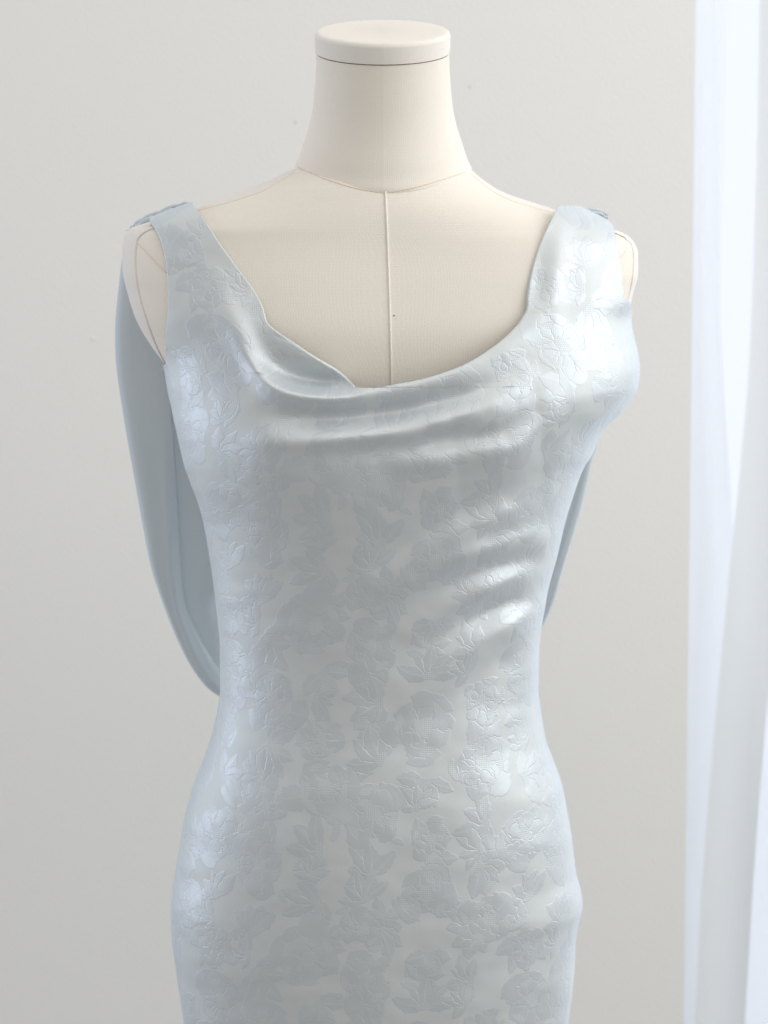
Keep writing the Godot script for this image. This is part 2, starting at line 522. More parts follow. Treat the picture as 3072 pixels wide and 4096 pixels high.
# the turned edge of the cloth along a line of (angle, y, radius)
func turned_edge(a: Dictionary, edge: PackedVector3Array, inward: float) -> void:
	var pts := PackedVector3Array()
	var ns := PackedVector3Array()
	var uvs := PackedVector2Array()
	var n := edge.size()
	var line := PackedVector3Array()
	for e in edge:
		line.append(dress_point(e.x, e.y))
	for k in n:
		var e := edge[k]
		var nrm := dress_normal(e.x, e.y)
		var t := (line[mini(k + 1, n - 1)] - line[maxi(k - 1, 0)]).normalized()
		var o := t.cross(nrm).normalized()
		if o.dot(line[k] - dress_point(e.x + inward, e.y)) < 0.0:
			o = -o
		var uv := cloth_uv(cloth_at(ring(dress_rows, e.y), e.y), e.x, e.y)
		for s in 11:
			var th := PI * 1.05 * s / 10.0
			pts.append(line[k] + o * e.z * sin(th) - nrm * e.z * (1.0 - cos(th)))
			ns.append(nrm * cos(th) + o * sin(th))
			uvs.append(uv + Vector2(-signf(inward) * e.z * th / TILE, 0))
		# the hem inside
		pts.append(line[k] - o * 0.002 - nrm * (2.0 * e.z + 0.001))
		ns.append(-nrm)
		uvs.append(uv + Vector2(0.05, 0))
	grid(a, n, 12, pts, ns, uvs)


func steps(y0: float, y1: float, by: float) -> PackedFloat32Array:
	var out := PackedFloat32Array()
	var n := maxi(1, int(ceil((y0 - y1) / by)))
	for k in n + 1:
		out.append(lerpf(y0, y1, float(k) / n))
	return out


func slip_dress() -> void:
	var dress := thing("slip_dress", "pale blue floral jacquard slip dress with cowl neckline, worn by the dress form", "dress")
	var cloth: Material = mat.jacquard
	# outlines of the straps and the neckline, top to bottom
	var outer_left := [Vector2(-0.1424, 1.3787), Vector2(-0.1515, 1.3754), Vector2(-0.1612, 1.3715), Vector2(-0.1705, 1.3675), Vector2(-0.1657, 1.3614), Vector2(-0.1608, 1.3533), Vector2(-0.1575, 1.3435), Vector2(-0.1552, 1.3320), Vector2(-0.1543, 1.3190), Vector2(-0.1542, 1.3059), Vector2(-0.1551, 1.2894), Vector2(-0.1571, 1.2721), Vector2(-0.1588, 1.2576)]
	var neck_left := [Vector2(-0.1409, 1.3788), Vector2(-0.1287, 1.3647), Vector2(-0.1173, 1.3487), Vector2(-0.1071, 1.3351), Vector2(-0.0984, 1.3242), Vector2(-0.0916, 1.3145), Vector2(-0.0873, 1.3065), Vector2(-0.0855, 1.3010), Vector2(-0.0838, 1.2956), Vector2(-0.0585, 1.2762), Vector2(-0.0213, 1.2502)]
	var neck_right := [Vector2(0.1264, 1.3762), Vector2(0.1181, 1.3617), Vector2(0.1113, 1.3455), Vector2(0.1061, 1.3276), Vector2(0.1036, 1.3131), Vector2(0.1028, 1.3054), Vector2(0.0977, 1.2958), Vector2(0.0883, 1.2863), Vector2(0.0718, 1.2743), Vector2(0.0554, 1.2652), Vector2(0.0391, 1.2592), Vector2(0.0229, 1.2548), Vector2(0.0067, 1.2522), Vector2(-0.0096, 1.2508), Vector2(-0.0213, 1.2502)]
	var outer_right := [Vector2(0.1606, 1.3758), Vector2(0.1668, 1.3704), Vector2(0.1674, 1.3578), Vector2(0.1693, 1.3448), Vector2(0.1711, 1.3316), Vector2(0.1723, 1.3183), Vector2(0.1737, 1.3050), Vector2(0.1756, 1.2948)]
	var side := deg_to_rad(88.0)
	var join: float = minf(neck_left[-1].y, neck_right[-1].y)
	var cut: float = outer_right[-1].y
	var under: float = outer_left[-1].y
	var l_out := func(g, y): return lerpf(maxf(-side, angle_of(g, x_at(outer_left, y))), -side, smoothstep(under + 0.004, under, y))
	var l_in := func(g, y): return angle_of(g, x_at(neck_left, y))
	var r_in := func(g, y): return angle_of(g, x_at(neck_right, y))
	var r_out := func(g, y): return lerpf(minf(side, angle_of(g, x_at(outer_right, y))), side, smoothstep(cut + 0.02, cut - 0.01, y))

	var a := acc()
	slip_part(a, steps(outer_left[0].y, cut, 0.0018), 90, l_out, l_in)
	var strap := commit("shoulder_strap", a, cloth, dress)
	a = acc()
	turned(a, l_out, outer_left[0].y, cut, 0.0009, 0.0009, 0.02)
	commit("hem", a, cloth, strap)
	a = acc()
	turned(a, l_in, outer_left[0].y, cut, 0.0009, 0.0012, -0.02)
	commit("hem", a, cloth, strap)
	a = acc()
	slip_part(a, steps(neck_right[0].y, cut, 0.0018), 110, r_in, r_out)
	strap = commit("shoulder_strap", a, cloth, dress)
	a = acc()
	turned(a, r_in, neck_right[0].y, cut, 0.0007, 0.0022, 0.02)
	commit("hem", a, cloth, strap)
	a = acc()
	turned(a, r_out, neck_right[0].y, cut, 0.0007, 0.0008, -0.02)
	commit("hem", a, cloth, strap)

	a = acc()
	var mid := steps(cut, join, 0.0009)
	slip_part(a, mid, 90, l_out, l_in)
	slip_part(a, mid, 110, r_in, r_out)
	var whole := steps(join, join - 0.06, 0.001)
	whole.append_array(steps(join - 0.0618, join - 0.24, 0.0018))
	whole.append_array(steps(join - 0.2425, dress_rows.top - 0.84, 0.0028))
	var split := func(g, y): return angle_of(g, lerpf(neck_left[-1].x, g[0], smoothstep(join, join - 0.1, y)))
	var full_right := func(_g, _y): return side
	slip_part(a, whole, 90, l_out, split)
	slip_part(a, whole, 110, split, full_right)
	var panel := commit("front_panel", a, cloth, dress)
	a = acc()
	turned(a, l_in, cut, join, 0.0012, 0.0018, -0.02)
	commit("cowl_hem", a, cloth, panel)
	a = acc()
	turned(a, r_in, cut, join, 0.0022, 0.0018, 0.02)
	commit("cowl_hem", a, cloth, panel)
	a = acc()
	turned(a, l_out, cut, 1.2004, 0.0008, 0.0008, 0.02)
	commit("armhole_hem", a, cloth, panel)
	a = acc()
	turned(a, r_out, cut, 1.2038, 0.0008, 0.0008, -0.02)
	commit("armhole_hem", a, cloth, panel)

	# the back, up to the armholes
	a = acc()
	var pts := PackedVector3Array()
	var uvs := PackedVector2Array()
	var ys := steps(1.1900, dress_rows.top - 0.84, 0.006)
	for y in ys:
		var g := ring(dress_rows, y)
		for c in 61:
			var phi := lerpf(side, TAU - side, c / 60.0)
			pts.append(on_ring(g, phi, y))
			uvs.append(Vector2(phi * 0.13, -y) / TILE)
	grid(a, ys.size(), 61, pts, PackedVector3Array(), uvs)
	commit("back_panel", a, cloth, dress)

	shoulder_gathers(dress)
	back_drape(dress)
	var seam := smooth([Vector3(0.1110, 0.9917, 0.0000), Vector3(0.1188, 0.9636, 0.0000), Vector3(0.1259, 0.9353, 0.0000), Vector3(0.1310, 0.9070, 0.0000), Vector3(0.1347, 0.8786, 0.0000), Vector3(0.1383, 0.8537, 0.0000), Vector3(0.1399, 0.8251, 0.0000), Vector3(0.1387, 0.7929, 0.0000), Vector3(0.1341, 0.7534, 0.0000)], 8)
	var rad := PackedFloat32Array()
	for k in seam.size():
		var g := ring(dress_rows, seam[k].y)
		seam[k] = dress_point(angle_of(g, seam[k].x - 0.002), seam[k].y)
		seam[k] -= facing(g, angle_of(g, seam[k].x - 0.002)) * 0.0003
		rad.append(0.00035)
	a = acc()
	tube(a, seam, rad, 6)
	commit("side_seam", a, cloth, dress)


func turned(a: Dictionary, angle: Callable, y0: float, y1: float, r0: float, r1: float, inward: float) -> void:
	var edge := PackedVector3Array()
	for y in steps(y0, y1, 0.0012):
		edge.append(Vector3(angle.call(ring(dress_rows, y), y), y, lerpf(r0, r1, (y0 - y) / (y0 - y1))))
	turned_edge(a, edge, inward)


func shoulder_gathers(dress: Node3D) -> void:
	# the back of each strap, gathered into the shoulder seam
	var rng := RandomNumberGenerator.new()
	rng.seed = 11
	var lines := [
		[Vector3(-0.1420, 1.3771, -0.0140), Vector3(-0.1476, 1.3775, -0.0160), Vector3(-0.1539, 1.3754, -0.0180), Vector3(-0.1602, 1.3733, -0.0190), Vector3(-0.1664, 1.3706, -0.0200), Vector3(-0.1727, 1.3682, -0.0210), Vector3(-0.1784, 1.3658, -0.0240), Vector3(-0.1829, 1.3633, -0.0280), Vector3(-0.1864, 1.3598, -0.0320), Vector3(-0.1897, 1.3556, -0.0380)],
		[Vector3(0.1294, 1.3751, -0.0140), Vector3(0.1343, 1.3754, -0.0170), Vector3(0.1399, 1.3744, -0.0180), Vector3(0.1447, 1.3727, -0.0180), Vector3(0.1501, 1.3717, -0.0170), Vector3(0.1556, 1.3723, -0.0170), Vector3(0.1611, 1.3713, -0.0170), Vector3(0.1650, 1.3690, -0.0150)],
	]
	for line in lines:
		var path := smooth(line, 8)
		var a := acc()
		for strand in 4:
			var p := PackedVector3Array()
			var rad := PackedFloat32Array()
			for k in path.size():
				var s := float(k) / (path.size() - 1)
				var lump := sin(k * 0.7 + strand * 2.1) * 0.0002 + sin(k * 0.33 + strand) * 0.0004
				p.append(path[k] + Vector3(rng.randf_range(-0.0004, 0.0004), -0.0022 * absf(strand - 1.0) + lump, -0.0024 * strand + 0.001))
				rad.append((0.0020 + rng.randf_range(-0.0001, 0.0001)) * (0.2 + 0.8 * pow(sin(PI * clampf(s, 0.03, 0.97)), 0.5)))
			tube(a, p, rad, 7)
		commit("gathered_seam", a, mat.lining, dress)


func ribbon(a: Dictionary, outer: Array, inner: Array, bulge: float, across: int) -> void:
	var o := smooth(outer, 8)
	var i := smooth(inner, 8)
	for k in o.size():
		o[k].z += 0.024 * smoothstep(0.09, 0.14, absf(o[k].x))
		i[k].z += 0.024 * smoothstep(0.09, 0.14, absf(o[k].x))
	var pts := PackedVector3Array()
	var uvs := PackedVector2Array()
	for k in o.size():
		for s in across + 1:
			var t := float(s) / across
			var p := o[k].lerp(i[k], t)
			var ripple := 0.0020 * sin(t * 6.0 + k * 0.05) + 0.0010 * sin(t * 13.0 + k * 0.09 + sin(k * 0.07))
			p.z += bulge * sqrt(maxf(0.0, 1.0 - pow(1.0 - minf(t * 1.6, 1.0), 2.0))) - bulge * 0.6 * t * t + ripple * t
			pts.append(p)
			uvs.append(Vector2(t * 0.1, k * 0.01) / TILE)
	grid(a, o.size(), across + 1, pts, PackedVector3Array(), uvs)


func back_drape(dress: Node3D) -> void:
	# the cowl of the back: one long swag hanging from shoulder to shoulder behind the form
	var outer := [Vector3(-0.1874, 1.3614, -0.0400), Vector3(-0.1947, 1.3406, -0.0580), Vector3(-0.1995, 1.3140, -0.0700), Vector3(-0.2031, 1.2854, -0.0800), Vector3(-0.2033, 1.2567, -0.0860), Vector3(-0.1997, 1.2244, -0.0900), Vector3(-0.1950, 1.1918, -0.0940), Vector3(-0.1899, 1.1590, -0.0980), Vector3(-0.1846, 1.1263, -0.1000), Vector3(-0.1789, 1.0963, -0.1020), Vector3(-0.1697, 1.0668, -0.1050), Vector3(-0.1578, 1.0359, -0.1080), Vector3(-0.1448, 1.0114, -0.1120), Vector3(-0.1295, 0.9952, -0.1160), Vector3(-0.0986, 0.9760, -0.1240), Vector3(-0.0475, 0.9630, -0.1300), Vector3(0.0002, 0.9604, -0.1320), Vector3(0.0442, 0.9697, -0.1280), Vector3(0.0841, 0.9934, -0.1200), Vector3(0.1091, 1.0224, -0.1120), Vector3(0.1286, 1.0646, -0.1000), Vector3(0.1389, 1.1014, -0.0960), Vector3(0.1488, 1.1363, -0.0920), Vector3(0.1544, 1.1601, -0.0880), Vector3(0.1586, 1.1813, -0.0840), Vector3(0.1661, 1.2146, -0.0780), Vector3(0.1715, 1.2648, -0.0700), Vector3(0.1717, 1.3144, -0.0600), Vector3(0.1667, 1.3628, -0.0360)]
	var seam := [Vector3(-0.1677, 1.3600, -0.0400), Vector3(-0.1694, 1.3353, -0.0600), Vector3(-0.1705, 1.3069, -0.0720), Vector3(-0.1698, 1.2782, -0.0820), Vector3(-0.1662, 1.2495, -0.0880), Vector3(-0.1631, 1.2242, -0.0920), Vector3(-0.1608, 1.1916, -0.0960), Vector3(-0.1592, 1.1588, -0.1000), Vector3(-0.1579, 1.1259, -0.1030), Vector3(-0.1565, 1.0958, -0.1060), Vector3(-0.1540, 1.0706, -0.1090), Vector3(-0.1471, 1.0500, -0.1120), Vector3(-0.1380, 1.0321, -0.1160), Vector3(-0.1252, 1.0138, -0.1200), Vector3(-0.0951, 0.9935, -0.1300), Vector3(-0.0476, 0.9813, -0.1360), Vector3(0.0002, 0.9791, -0.1380), Vector3(0.0406, 0.9891, -0.1340), Vector3(0.0770, 1.0128, -0.1260), Vector3(0.0983, 1.0402, -0.1160), Vector3(0.1157, 1.0713, -0.1040), Vector3(0.1269, 1.1046, -0.1000), Vector3(0.1347, 1.1358, -0.0960), Vector3(0.1382, 1.1597, -0.0920), Vector3(0.1411, 1.1809, -0.0880), Vector3(0.1459, 1.2141, -0.0840), Vector3(0.1504, 1.2644, -0.0760), Vector3(0.1516, 1.3142, -0.0640), Vector3(0.1495, 1.3628, -0.0380)]
	var a := acc()
	ribbon(a, outer, seam, 0.006, 14)
	commit("outer_fold", a, mat.lining, dress)
	var inner := []
	var start := []
	for k in seam.size():
		var p: Vector3 = seam[k]
		var o: Vector3 = outer[k]
		start.append(p + (o - p) * 0.25 + Vector3(0, 0, -0.008))
		inner.append(p + (p - o) * 2.2 + Vector3(0, 0, -0.012))
	a = acc()
	ribbon(a, start, inner, 0.003, 12)
	commit("inner_fold", a, mat.lining, dress)
	a = acc()
	var line := smooth(seam, 8)
	var rad := PackedFloat32Array()
	for k in line.size():
		line[k].z += 0.024 * smoothstep(0.09, 0.14, absf(line[k].x)) - 0.0012
		rad.append(0.0007)
	tube(a, line, rad, 6)
	commit("hem_stitching", a, mat.lining, dress)


# ---------------------------------------------------------------- the dress form

func dress_form() -> void:
	var form := thing("dress_form", "cream canvas covered tailor's dress form with a flat capped neck", "dress form")
	var canvas: Material = mat.canvas
	var left := [Vector2(-0.0653, 1.4005), Vector2(-0.0772, 1.3929), Vector2(-0.0904, 1.3859), Vector2(-0.1107, 1.3792), Vector2(-0.1345, 1.3728), Vector2(-0.1513, 1.3671), Vector2(-0.1660, 1.3605), Vector2(-0.1732, 1.3575), Vector2(-0.1787, 1.3524), Vector2(-0.1803, 1.3444), Vector2(-0.1805, 1.3345), Vector2(-0.1789, 1.3212), Vector2(-0.1761, 1.3080), Vector2(-0.1706, 1.2914), Vector2(-0.1634, 1.2708), Vector2(-0.1545, 1.2502)]
	var right := [Vector2(0.0630, 1.3995), Vector2(0.0778, 1.3875), Vector2(0.0911, 1.3805), Vector2(0.1079, 1.3751), Vector2(0.1240, 1.3707), Vector2(0.1453, 1.3637), Vector2(0.1680, 1.3559), Vector2(0.1761, 1.3521), Vector2(0.1809, 1.3471), Vector2(0.1818, 1.3341), Vector2(0.1796, 1.3174), Vector2(0.1753, 1.3008), Vector2(0.1704, 1.2809), Vector2(0.1657, 1.2574)]
	var mid := [Vector2(0.0008, 1.3893), Vector2(0.0025, 1.3520), Vector2(0.0044, 1.2937), Vector2(0.0051, 1.2611), Vector2(0.0054, 1.2284)]
	var bottom: float = form_rows.top - 0.82
	var plate_top: float = left[7].y
	var plate_low: float = left[-1].y
	var ys := steps(form_rows.top, plate_low, 0.002)
	ys.append_array(steps(plate_low - 0.008, bottom, 0.008))
	var hemisphere := deg_to_rad(140.0)
	var sides := [
		func(g, y): return deg_to_rad(lerpf(-70.0, -90.0, smoothstep(0.0, 0.02, left[0].y - y))) if y > left[0].y else angle_of(g, x_at(left, y)),
		func(g, y): return deg_to_rad(70.0) if y > right[0].y else angle_of(g, x_at(right, y)),
	]
	var centre := func(g, y): return angle_of(g, x_at(mid, y))
	form_panel("front_panel", form, ys, 40, sides[0], centre, canvas)
	form_panel("front_panel", form, ys, 40, centre, sides[1], canvas)
	var plates := steps(plate_top, plate_low, 0.002)
	form_panel("arm_plate", form, plates, 26, func(_g, _y): return -hemisphere, sides[0], mat.plate, 0.0008)
	form_panel("arm_plate", form, plates, 26, sides[1], func(_g, _y): return hemisphere, mat.plate, 0.0008)
	var b1 := func(g, y): return TAU + float((sides[0] as Callable).call(g, y))
	form_panel("back_panel", form, ys, 80, sides[1], b1, mat.plate)

	# seams: the centre front ridge, the shoulder lines, the edges of the arm plates and a dart on each side
	ridge("centre_seam", form, mid, 0.0008, 0.0002, mat.canvas_light)
	ridge("shoulder_seam", form, left.slice(0, 7), 0.00045, -0.0001, mat.stitch)
	ridge("shoulder_seam", form, right.slice(0, 8), 0.00045, -0.0001, mat.stitch)
	ridge("arm_plate_piping", form, left.slice(6), 0.0011, 0.0, mat.plate)
	ridge("arm_plate_piping", form, right.slice(7), 0.0010, 0.0, mat.plate)
	ridge("armhole_seam", form, [Vector2(-0.1794, 1.3501), Vector2(-0.1722, 1.3437), Vector2(-0.1646, 1.3362), Vector2(-0.1575, 1.3295), Vector2(-0.1491, 1.3221)], 0.0005, -0.0001, mat.stitch)
	ridge("armhole_seam", form, [Vector2(0.1804, 1.3468), Vector2(0.1758, 1.3437), Vector2(0.1723, 1.3405), Vector2(0.1657, 1.3361)], 0.0006, 0.0, mat.canvas_light)

	# neck and cap share one axis that leans forward
	var base := Vector3(-0.0009, 1.4029, -0.010)
	var tilt := deg_to_rad(13.0)
	var axis := Vector3(0, cos(tilt), sin(tilt))
	var front := Vector3(0, -sin(tilt), cos(tilt))
	var k := 0.00034362
	var neck := [[-0.014, 186.0], [-0.004, 189.5], [0.0, 190.0], [0.007, 181.0], [0.0165, 172.0], [0.030, 159.0], [0.0435, 150.0], [0.0575, 145.0], [0.0740, 141.5], [0.0848, 140.5], [0.0856, 139.0]]
	lathe("neck", form, base, axis, front, neck, k, mat.canvas, true)
	lathe("neck_plug", form, base, axis, front, [[0.082, 0.0], [0.082, 136.5], [0.090, 136.5], [0.090, 0.0]], k, mat.plug, false)
	var cap := [[0.0868, 0.0], [0.0868, 130.0], [0.0864, 138.5], [0.0868, 141.5], [0.0878, 142.4], [0.0975, 143.2], [0.0996, 142.2], [0.1010, 139.3], [0.1017, 134.0], [0.1020, 120.0], [0.1022, 60.0], [0.1022, 0.0]]
	lathe("neck_cap", form, base, axis, front, cap, k, mat.canvas_light, true)
	# stitches where the neck meets the shoulders
	var ring_line := PackedVector3Array()
	var rad := PackedFloat32Array()
	var stitches := []
	for p in [Vector2(-0.0633, 1.4045), Vector2(-0.0546, 1.4005), Vector2(-0.0384, 1.3943), Vector2(-0.0238, 1.3900), Vector2(-0.0128, 1.3876), Vector2(0.0002, 1.3860), Vector2(0.0118, 1.3876), Vector2(0.0234, 1.3900), Vector2(0.0390, 1.3943), Vector2(0.0507, 1.3979), Vector2(0.0593, 1.4005)]:
		stitches.append(Vector3(p.x, p.y, 0))
	var run := smooth(stitches, 8)
	for n in run.size():
		var p := run[n]
		var r := 0.065
		var c := 0.05
		var h := 0.0
		for pass_ in 12:
			c = sqrt(maxf(0.0, r * r - (p.x - base.x) * (p.x - base.x)))
			h = (p.y - base.y + c * sin(tilt)) / cos(tilt)
			var q := 0
			while q < neck.size() - 2 and neck[q + 1][0] < h:
				q += 1
			r = k * lerpf(neck[q][1], neck[q + 1][1], clampf((h - neck[q][0]) / (neck[q + 1][0] - neck[q][0]), 0, 1))
		ring_line.append(Vector3(p.x, p.y, maxf(base.z + h * sin(tilt) + c * cos(tilt), on_form(p.x, p.y).z)))
		rad.append(0.00045 * (0.8 + 0.5 * absf(sin(n * 1.9))))
	var a := acc()
	tube(a, ring_line, rad, 6)
	commit("neck_seam", a, mat.stitch, form)
	# a speck of lint on the chest
	var dot := SphereMesh.new()
	dot.radius = 0.0006
	dot.height = 0.0009
	dot.radial_segments = 8
	dot.rings = 4
	dot.material = mat.dark
	var spot: Vector2 = [Vector2(0.0071, 1.2995)][0]
	var o := MeshInstance3D.new()
	o.name = "lint_speck"
	o.mesh = dot
	o.position = on_form(spot.x, spot.y)
	form.add_child(o, true)


func form_panel(called: String, form: Node3D, ys: PackedFloat32Array, cols: int, from: Callable, to: Callable, m: Material, lift := 0.0) -> void:
	var a := acc()
	var pts := PackedVector3Array()
	var ns := PackedVector3Array()
	var uvs := PackedVector2Array()
	for y in ys:
		var g := ring(form_rows, y)
		var p0: float = from.call(g, y)
		var p1: float = to.call(g, y)
		for c in cols:
			var phi := lerpf(p0, p1, float(c) / (cols - 1))
			var nn := form_normal(phi, y)
			pts.append(on_ring(g, phi, y) + nn * lift)
			ns.append(nn)
			uvs.append(Vector2(phi * 0.13, -y) * 50.0)
	grid(a, ys.size(), cols, pts, ns, uvs)
	commit(called, a, m, form)


func ridge(called: String, form: Node3D, line: Array, radius: float, lift: float, m: Material) -> void:
	var rough := []
	for p in line:
		rough.append(Vector3(p.x, p.y, 0))
	var path := smooth(rough, 8)
	var rad := PackedFloat32Array()
	for k in path.size():
		path[k] = on_form(path[k].x, path[k].y, lift)
		rad.append(radius * (0.85 + 0.3 * absf(sin(k * 1.7))))
	var a := acc()
	tube(a, path, rad, 7)
	commit(called, a, m, form)


func lathe(called: String, form: Node3D, base: Vector3, axis: Vector3, front: Vector3, profile: Array, k: float, m: Material, round_it: bool) -> void:
	var a := acc()
	var line := []
	for p in profile:
		line.append(Vector3(p[0], p[1] * k, 0))
	var path := smooth(line, 6) if round_it else PackedVector3Array(line)
	var pts := PackedVector3Array()
	var uvs := PackedVector2Array()
	var run := 0.0
	for r in path.size():
		run += 0.0 if r == 0 else path[r].distance_to(path[r - 1])
		for s in 97:
			var g := TAU * s / 96.0
			var wob := 1.0 + (0.004 * sin(g * 3.0 + 1.0) if called == "neck_cap" else 0.0)
			pts.append(base + axis * path[r].x + (Vector3.RIGHT * sin(g) + front * cos(g)) * maxf(path[r].y, 0.0001) * wob)
			uvs.append(Vector2(g * 0.05, -run) * 50.0)
	grid(a, path.size(), 97, pts, PackedVector3Array(), uvs)
	commit(called, a, m, form)


# ---------------------------------------------------------------- wall, window, curtains

func box(st: SurfaceTool, lo: Vector3, hi: Vector3) -> void:
	var m := BoxMesh.new()
	m.size = hi - lo
	st.append_from(m, 0, Transform3D(Basis(), (lo + hi) / 2.0))


func boxes(called: String, list: Array, m: Material, parent: Node) -> MeshInstance3D:
	var st := SurfaceTool.new()
	st.begin(Mesh.PRIMITIVE_TRIANGLES)
	for b in list:
		box(st, b[0], b[1])
	st.set_material(m)
	var o := MeshInstance3D.new()
	o.name = called
	o.mesh = st.commit()
	parent.add_child(o, true)
	return o


func setting() -> void:
	var wz := -0.5
	var edge := 0.2789
	var right := edge + 1.3
	# a plastered wall 12 cm thick with one tall window opening
	var wall := boxes("wall", [
		[Vector3(-3.5, 0, wz - 0.2), Vector3(edge, 2.7, wz)],
		[Vector3(right, 0, wz - 0.2), Vector3(right + 1.5, 2.7, wz)],
		[Vector3(edge, 2.35, wz - 0.2), Vector3(right, 2.7, wz)],
		[Vector3(edge, 0, wz - 0.2), Vector3(right, 0.25, wz)],
	], mat.wall, self)
	wall.set_meta("kind", "structure")
	# small blemishes of the plaster
	for m in [[Vector3(-0.0797, 1.4451, -0.5000)][0], [Vector3(0.0771, 1.4768, -0.5000)][0]]:
		var s := SphereMesh.new()
		s.radius = 0.0007
		s.height = 0.001
		s.radial_segments = 8
		s.rings = 4
		s.material = mat.dark
		var o := MeshInstance3D.new()
		o.name = "nail_hole"
		o.mesh = s
		o.position = m
		wall.add_child(o, true)
	var chip := SphereMesh.new()
	chip.radius = 0.0026
	chip.height = 0.0052
	chip.radial_segments = 10
	chip.rings = 6
	chip.material = mat.wall
	var c := MeshInstance3D.new()
	c.name = "plaster_chip"
	c.mesh = chip
	c.position = [Vector3(-0.2632, 1.2509, -0.5000)][0]
	c.scale = Vector3(1, 0.6, 0.35)
	c.rotation_degrees.z = -25
	wall.add_child(c, true)

	# the window, set back in its opening
	var win := thing("window", "tall white framed window behind the curtains at the right edge", "window")
	var fz := wz - 0.18
	var t := 0.045
	boxes("stile", [[Vector3(edge + 0.001, 0.251, fz), Vector3(edge + 0.022, 2.349, fz + t)]], mat.frame, win)
	boxes("stile", [[Vector3(right - 0.022, 0.251, fz), Vector3(right - 0.001, 2.349, fz + t)]], mat.frame, win)
	boxes("rail", [[Vector3(edge + 0.022, 2.30, fz), Vector3(right - 0.022, 2.349, fz + t)]], mat.frame, win)
	boxes("rail", [[Vector3(edge + 0.022, 0.251, fz), Vector3(right - 0.022, 0.30, fz + t)]], mat.frame, win)
	boxes("glass_pane", [[Vector3(edge + 0.022, 0.30, fz + 0.018), Vector3(right - 0.022, 2.30, fz + 0.024)]], mat.glass, win)

	# the overcast sky outside and its light
	var sky := boxes("sky", [[Vector3(-3.0, -1.5, -3.02), Vector3(6.0, 6.0, -3.0)]], mat.sky, self)
	sky.set_meta("kind", "structure")
	area("sky_daylight", Vector3(edge + 0.65, 1.4, -0.75), Vector3(edge + 0.65, 1.4, 1.0), Vector2(1.25, 2.0), Color(0.86, 0.92, 1.0), 0.48)

	# a sheer inner curtain that leaves a gap of bare window, and a denser curtain before it
	var sheer := [Vector2(0.3041, 1.6240), Vector2(0.3050, 1.5574), Vector2(0.3074, 1.4314), Vector2(0.3095, 1.3040), Vector2(0.3125, 1.2356), Vector2(0.3147, 1.2012), Vector2(0.3203, 1.1322), Vector2(0.3255, 1.0671), Vector2(0.3346, 1.0016), Vector2(0.3526, 0.8918), Vector2(0.3760, 0.7809), Vector2(0.4001, 0.6466), Vector2(0.4243, 0.5108)]
	var a := acc()
	drape(a, func(_y): return edge + 0.0015, func(y): return x_at(sheer, y), wz - 0.06, 0.002, 1.2, 30)
	var curtain := commit("sheer_curtain", a, mat.sheer, self)
	curtain.set_meta("label", "thin bluish white sheer curtain hanging against the wall edge beside the window")
	curtain.set_meta("category", "curtain")
	var hem := [Vector2(0.3423, 1.6380), Vector2(0.3397, 1.5556), Vector2(0.3397, 1.4727), Vector2(0.3381, 1.3472), Vector2(0.3354, 1.2374), Vector2(0.3283, 1.1351), Vector2(0.3223, 1.0707), Vector2(0.3149, 0.9843), Vector2(0.3060, 0.8755), Vector2(0.2987, 0.7657), Vector2(0.2911, 0.6049), Vector2(0.2848, 0.4754)]
	a = acc()
	drape(a, func(y): return x_at(hem, y), func(y): return x_at(hem, y) + 0.046 + 0.003 * (1.5 - y), -0.53, 0.0012, 0.7, 16)
	var front := commit("curtain", a, mat.curtain, self)
	front.set_meta("label", "off-white curtain swept to the lower left at the right edge, before the sheer one")
	front.set_meta("category", "curtain")


func drape(a: Dictionary, left: Callable, right: Callable, z: float, depth: float, waves: float, cols: int) -> void:
	var pts := PackedVector3Array()
	var uvs := PackedVector2Array()
	var ys := steps(2.4, 0.3, 0.03)
	for y in ys:
		var x0: float = left.call(y)
		var x1: float = right.call(y)
		for c in cols:
			var t := float(c) / (cols - 1)
			pts.append(Vector3(lerpf(x0, x1, t), y, z + depth * sin(t * TAU * waves + 0.6) + 0.003 * sin(y * 3.0 + t * 4.0)))
			uvs.append(Vector2(t, y) * 3.0)
	grid(a, ys.size(), cols, pts, PackedVector3Array(), uvs)


# ---------------------------------------------------------------- materials

func plain(c: Color, rough: float, spec := 0.5) -> StandardMaterial3D:
	var m := StandardMaterial3D.new()
	m.albedo_color = c
	m.roughness = rough
	m.metallic_specular = spec
	return m


func noise_map(freq: float, octaves: int, size: int, seed_: int) -> NoiseTexture2D:
	var n := FastNoiseLite.new()
	n.seed = seed_
	n.noise_type = FastNoiseLite.TYPE_SIMPLEX_SMOOTH
	n.frequency = freq
	n.fractal_octaves = octaves
	var t := NoiseTexture2D.new()
	t.noise = n
	t.width = size
	t.height = size
	t.seamless = true
	return t


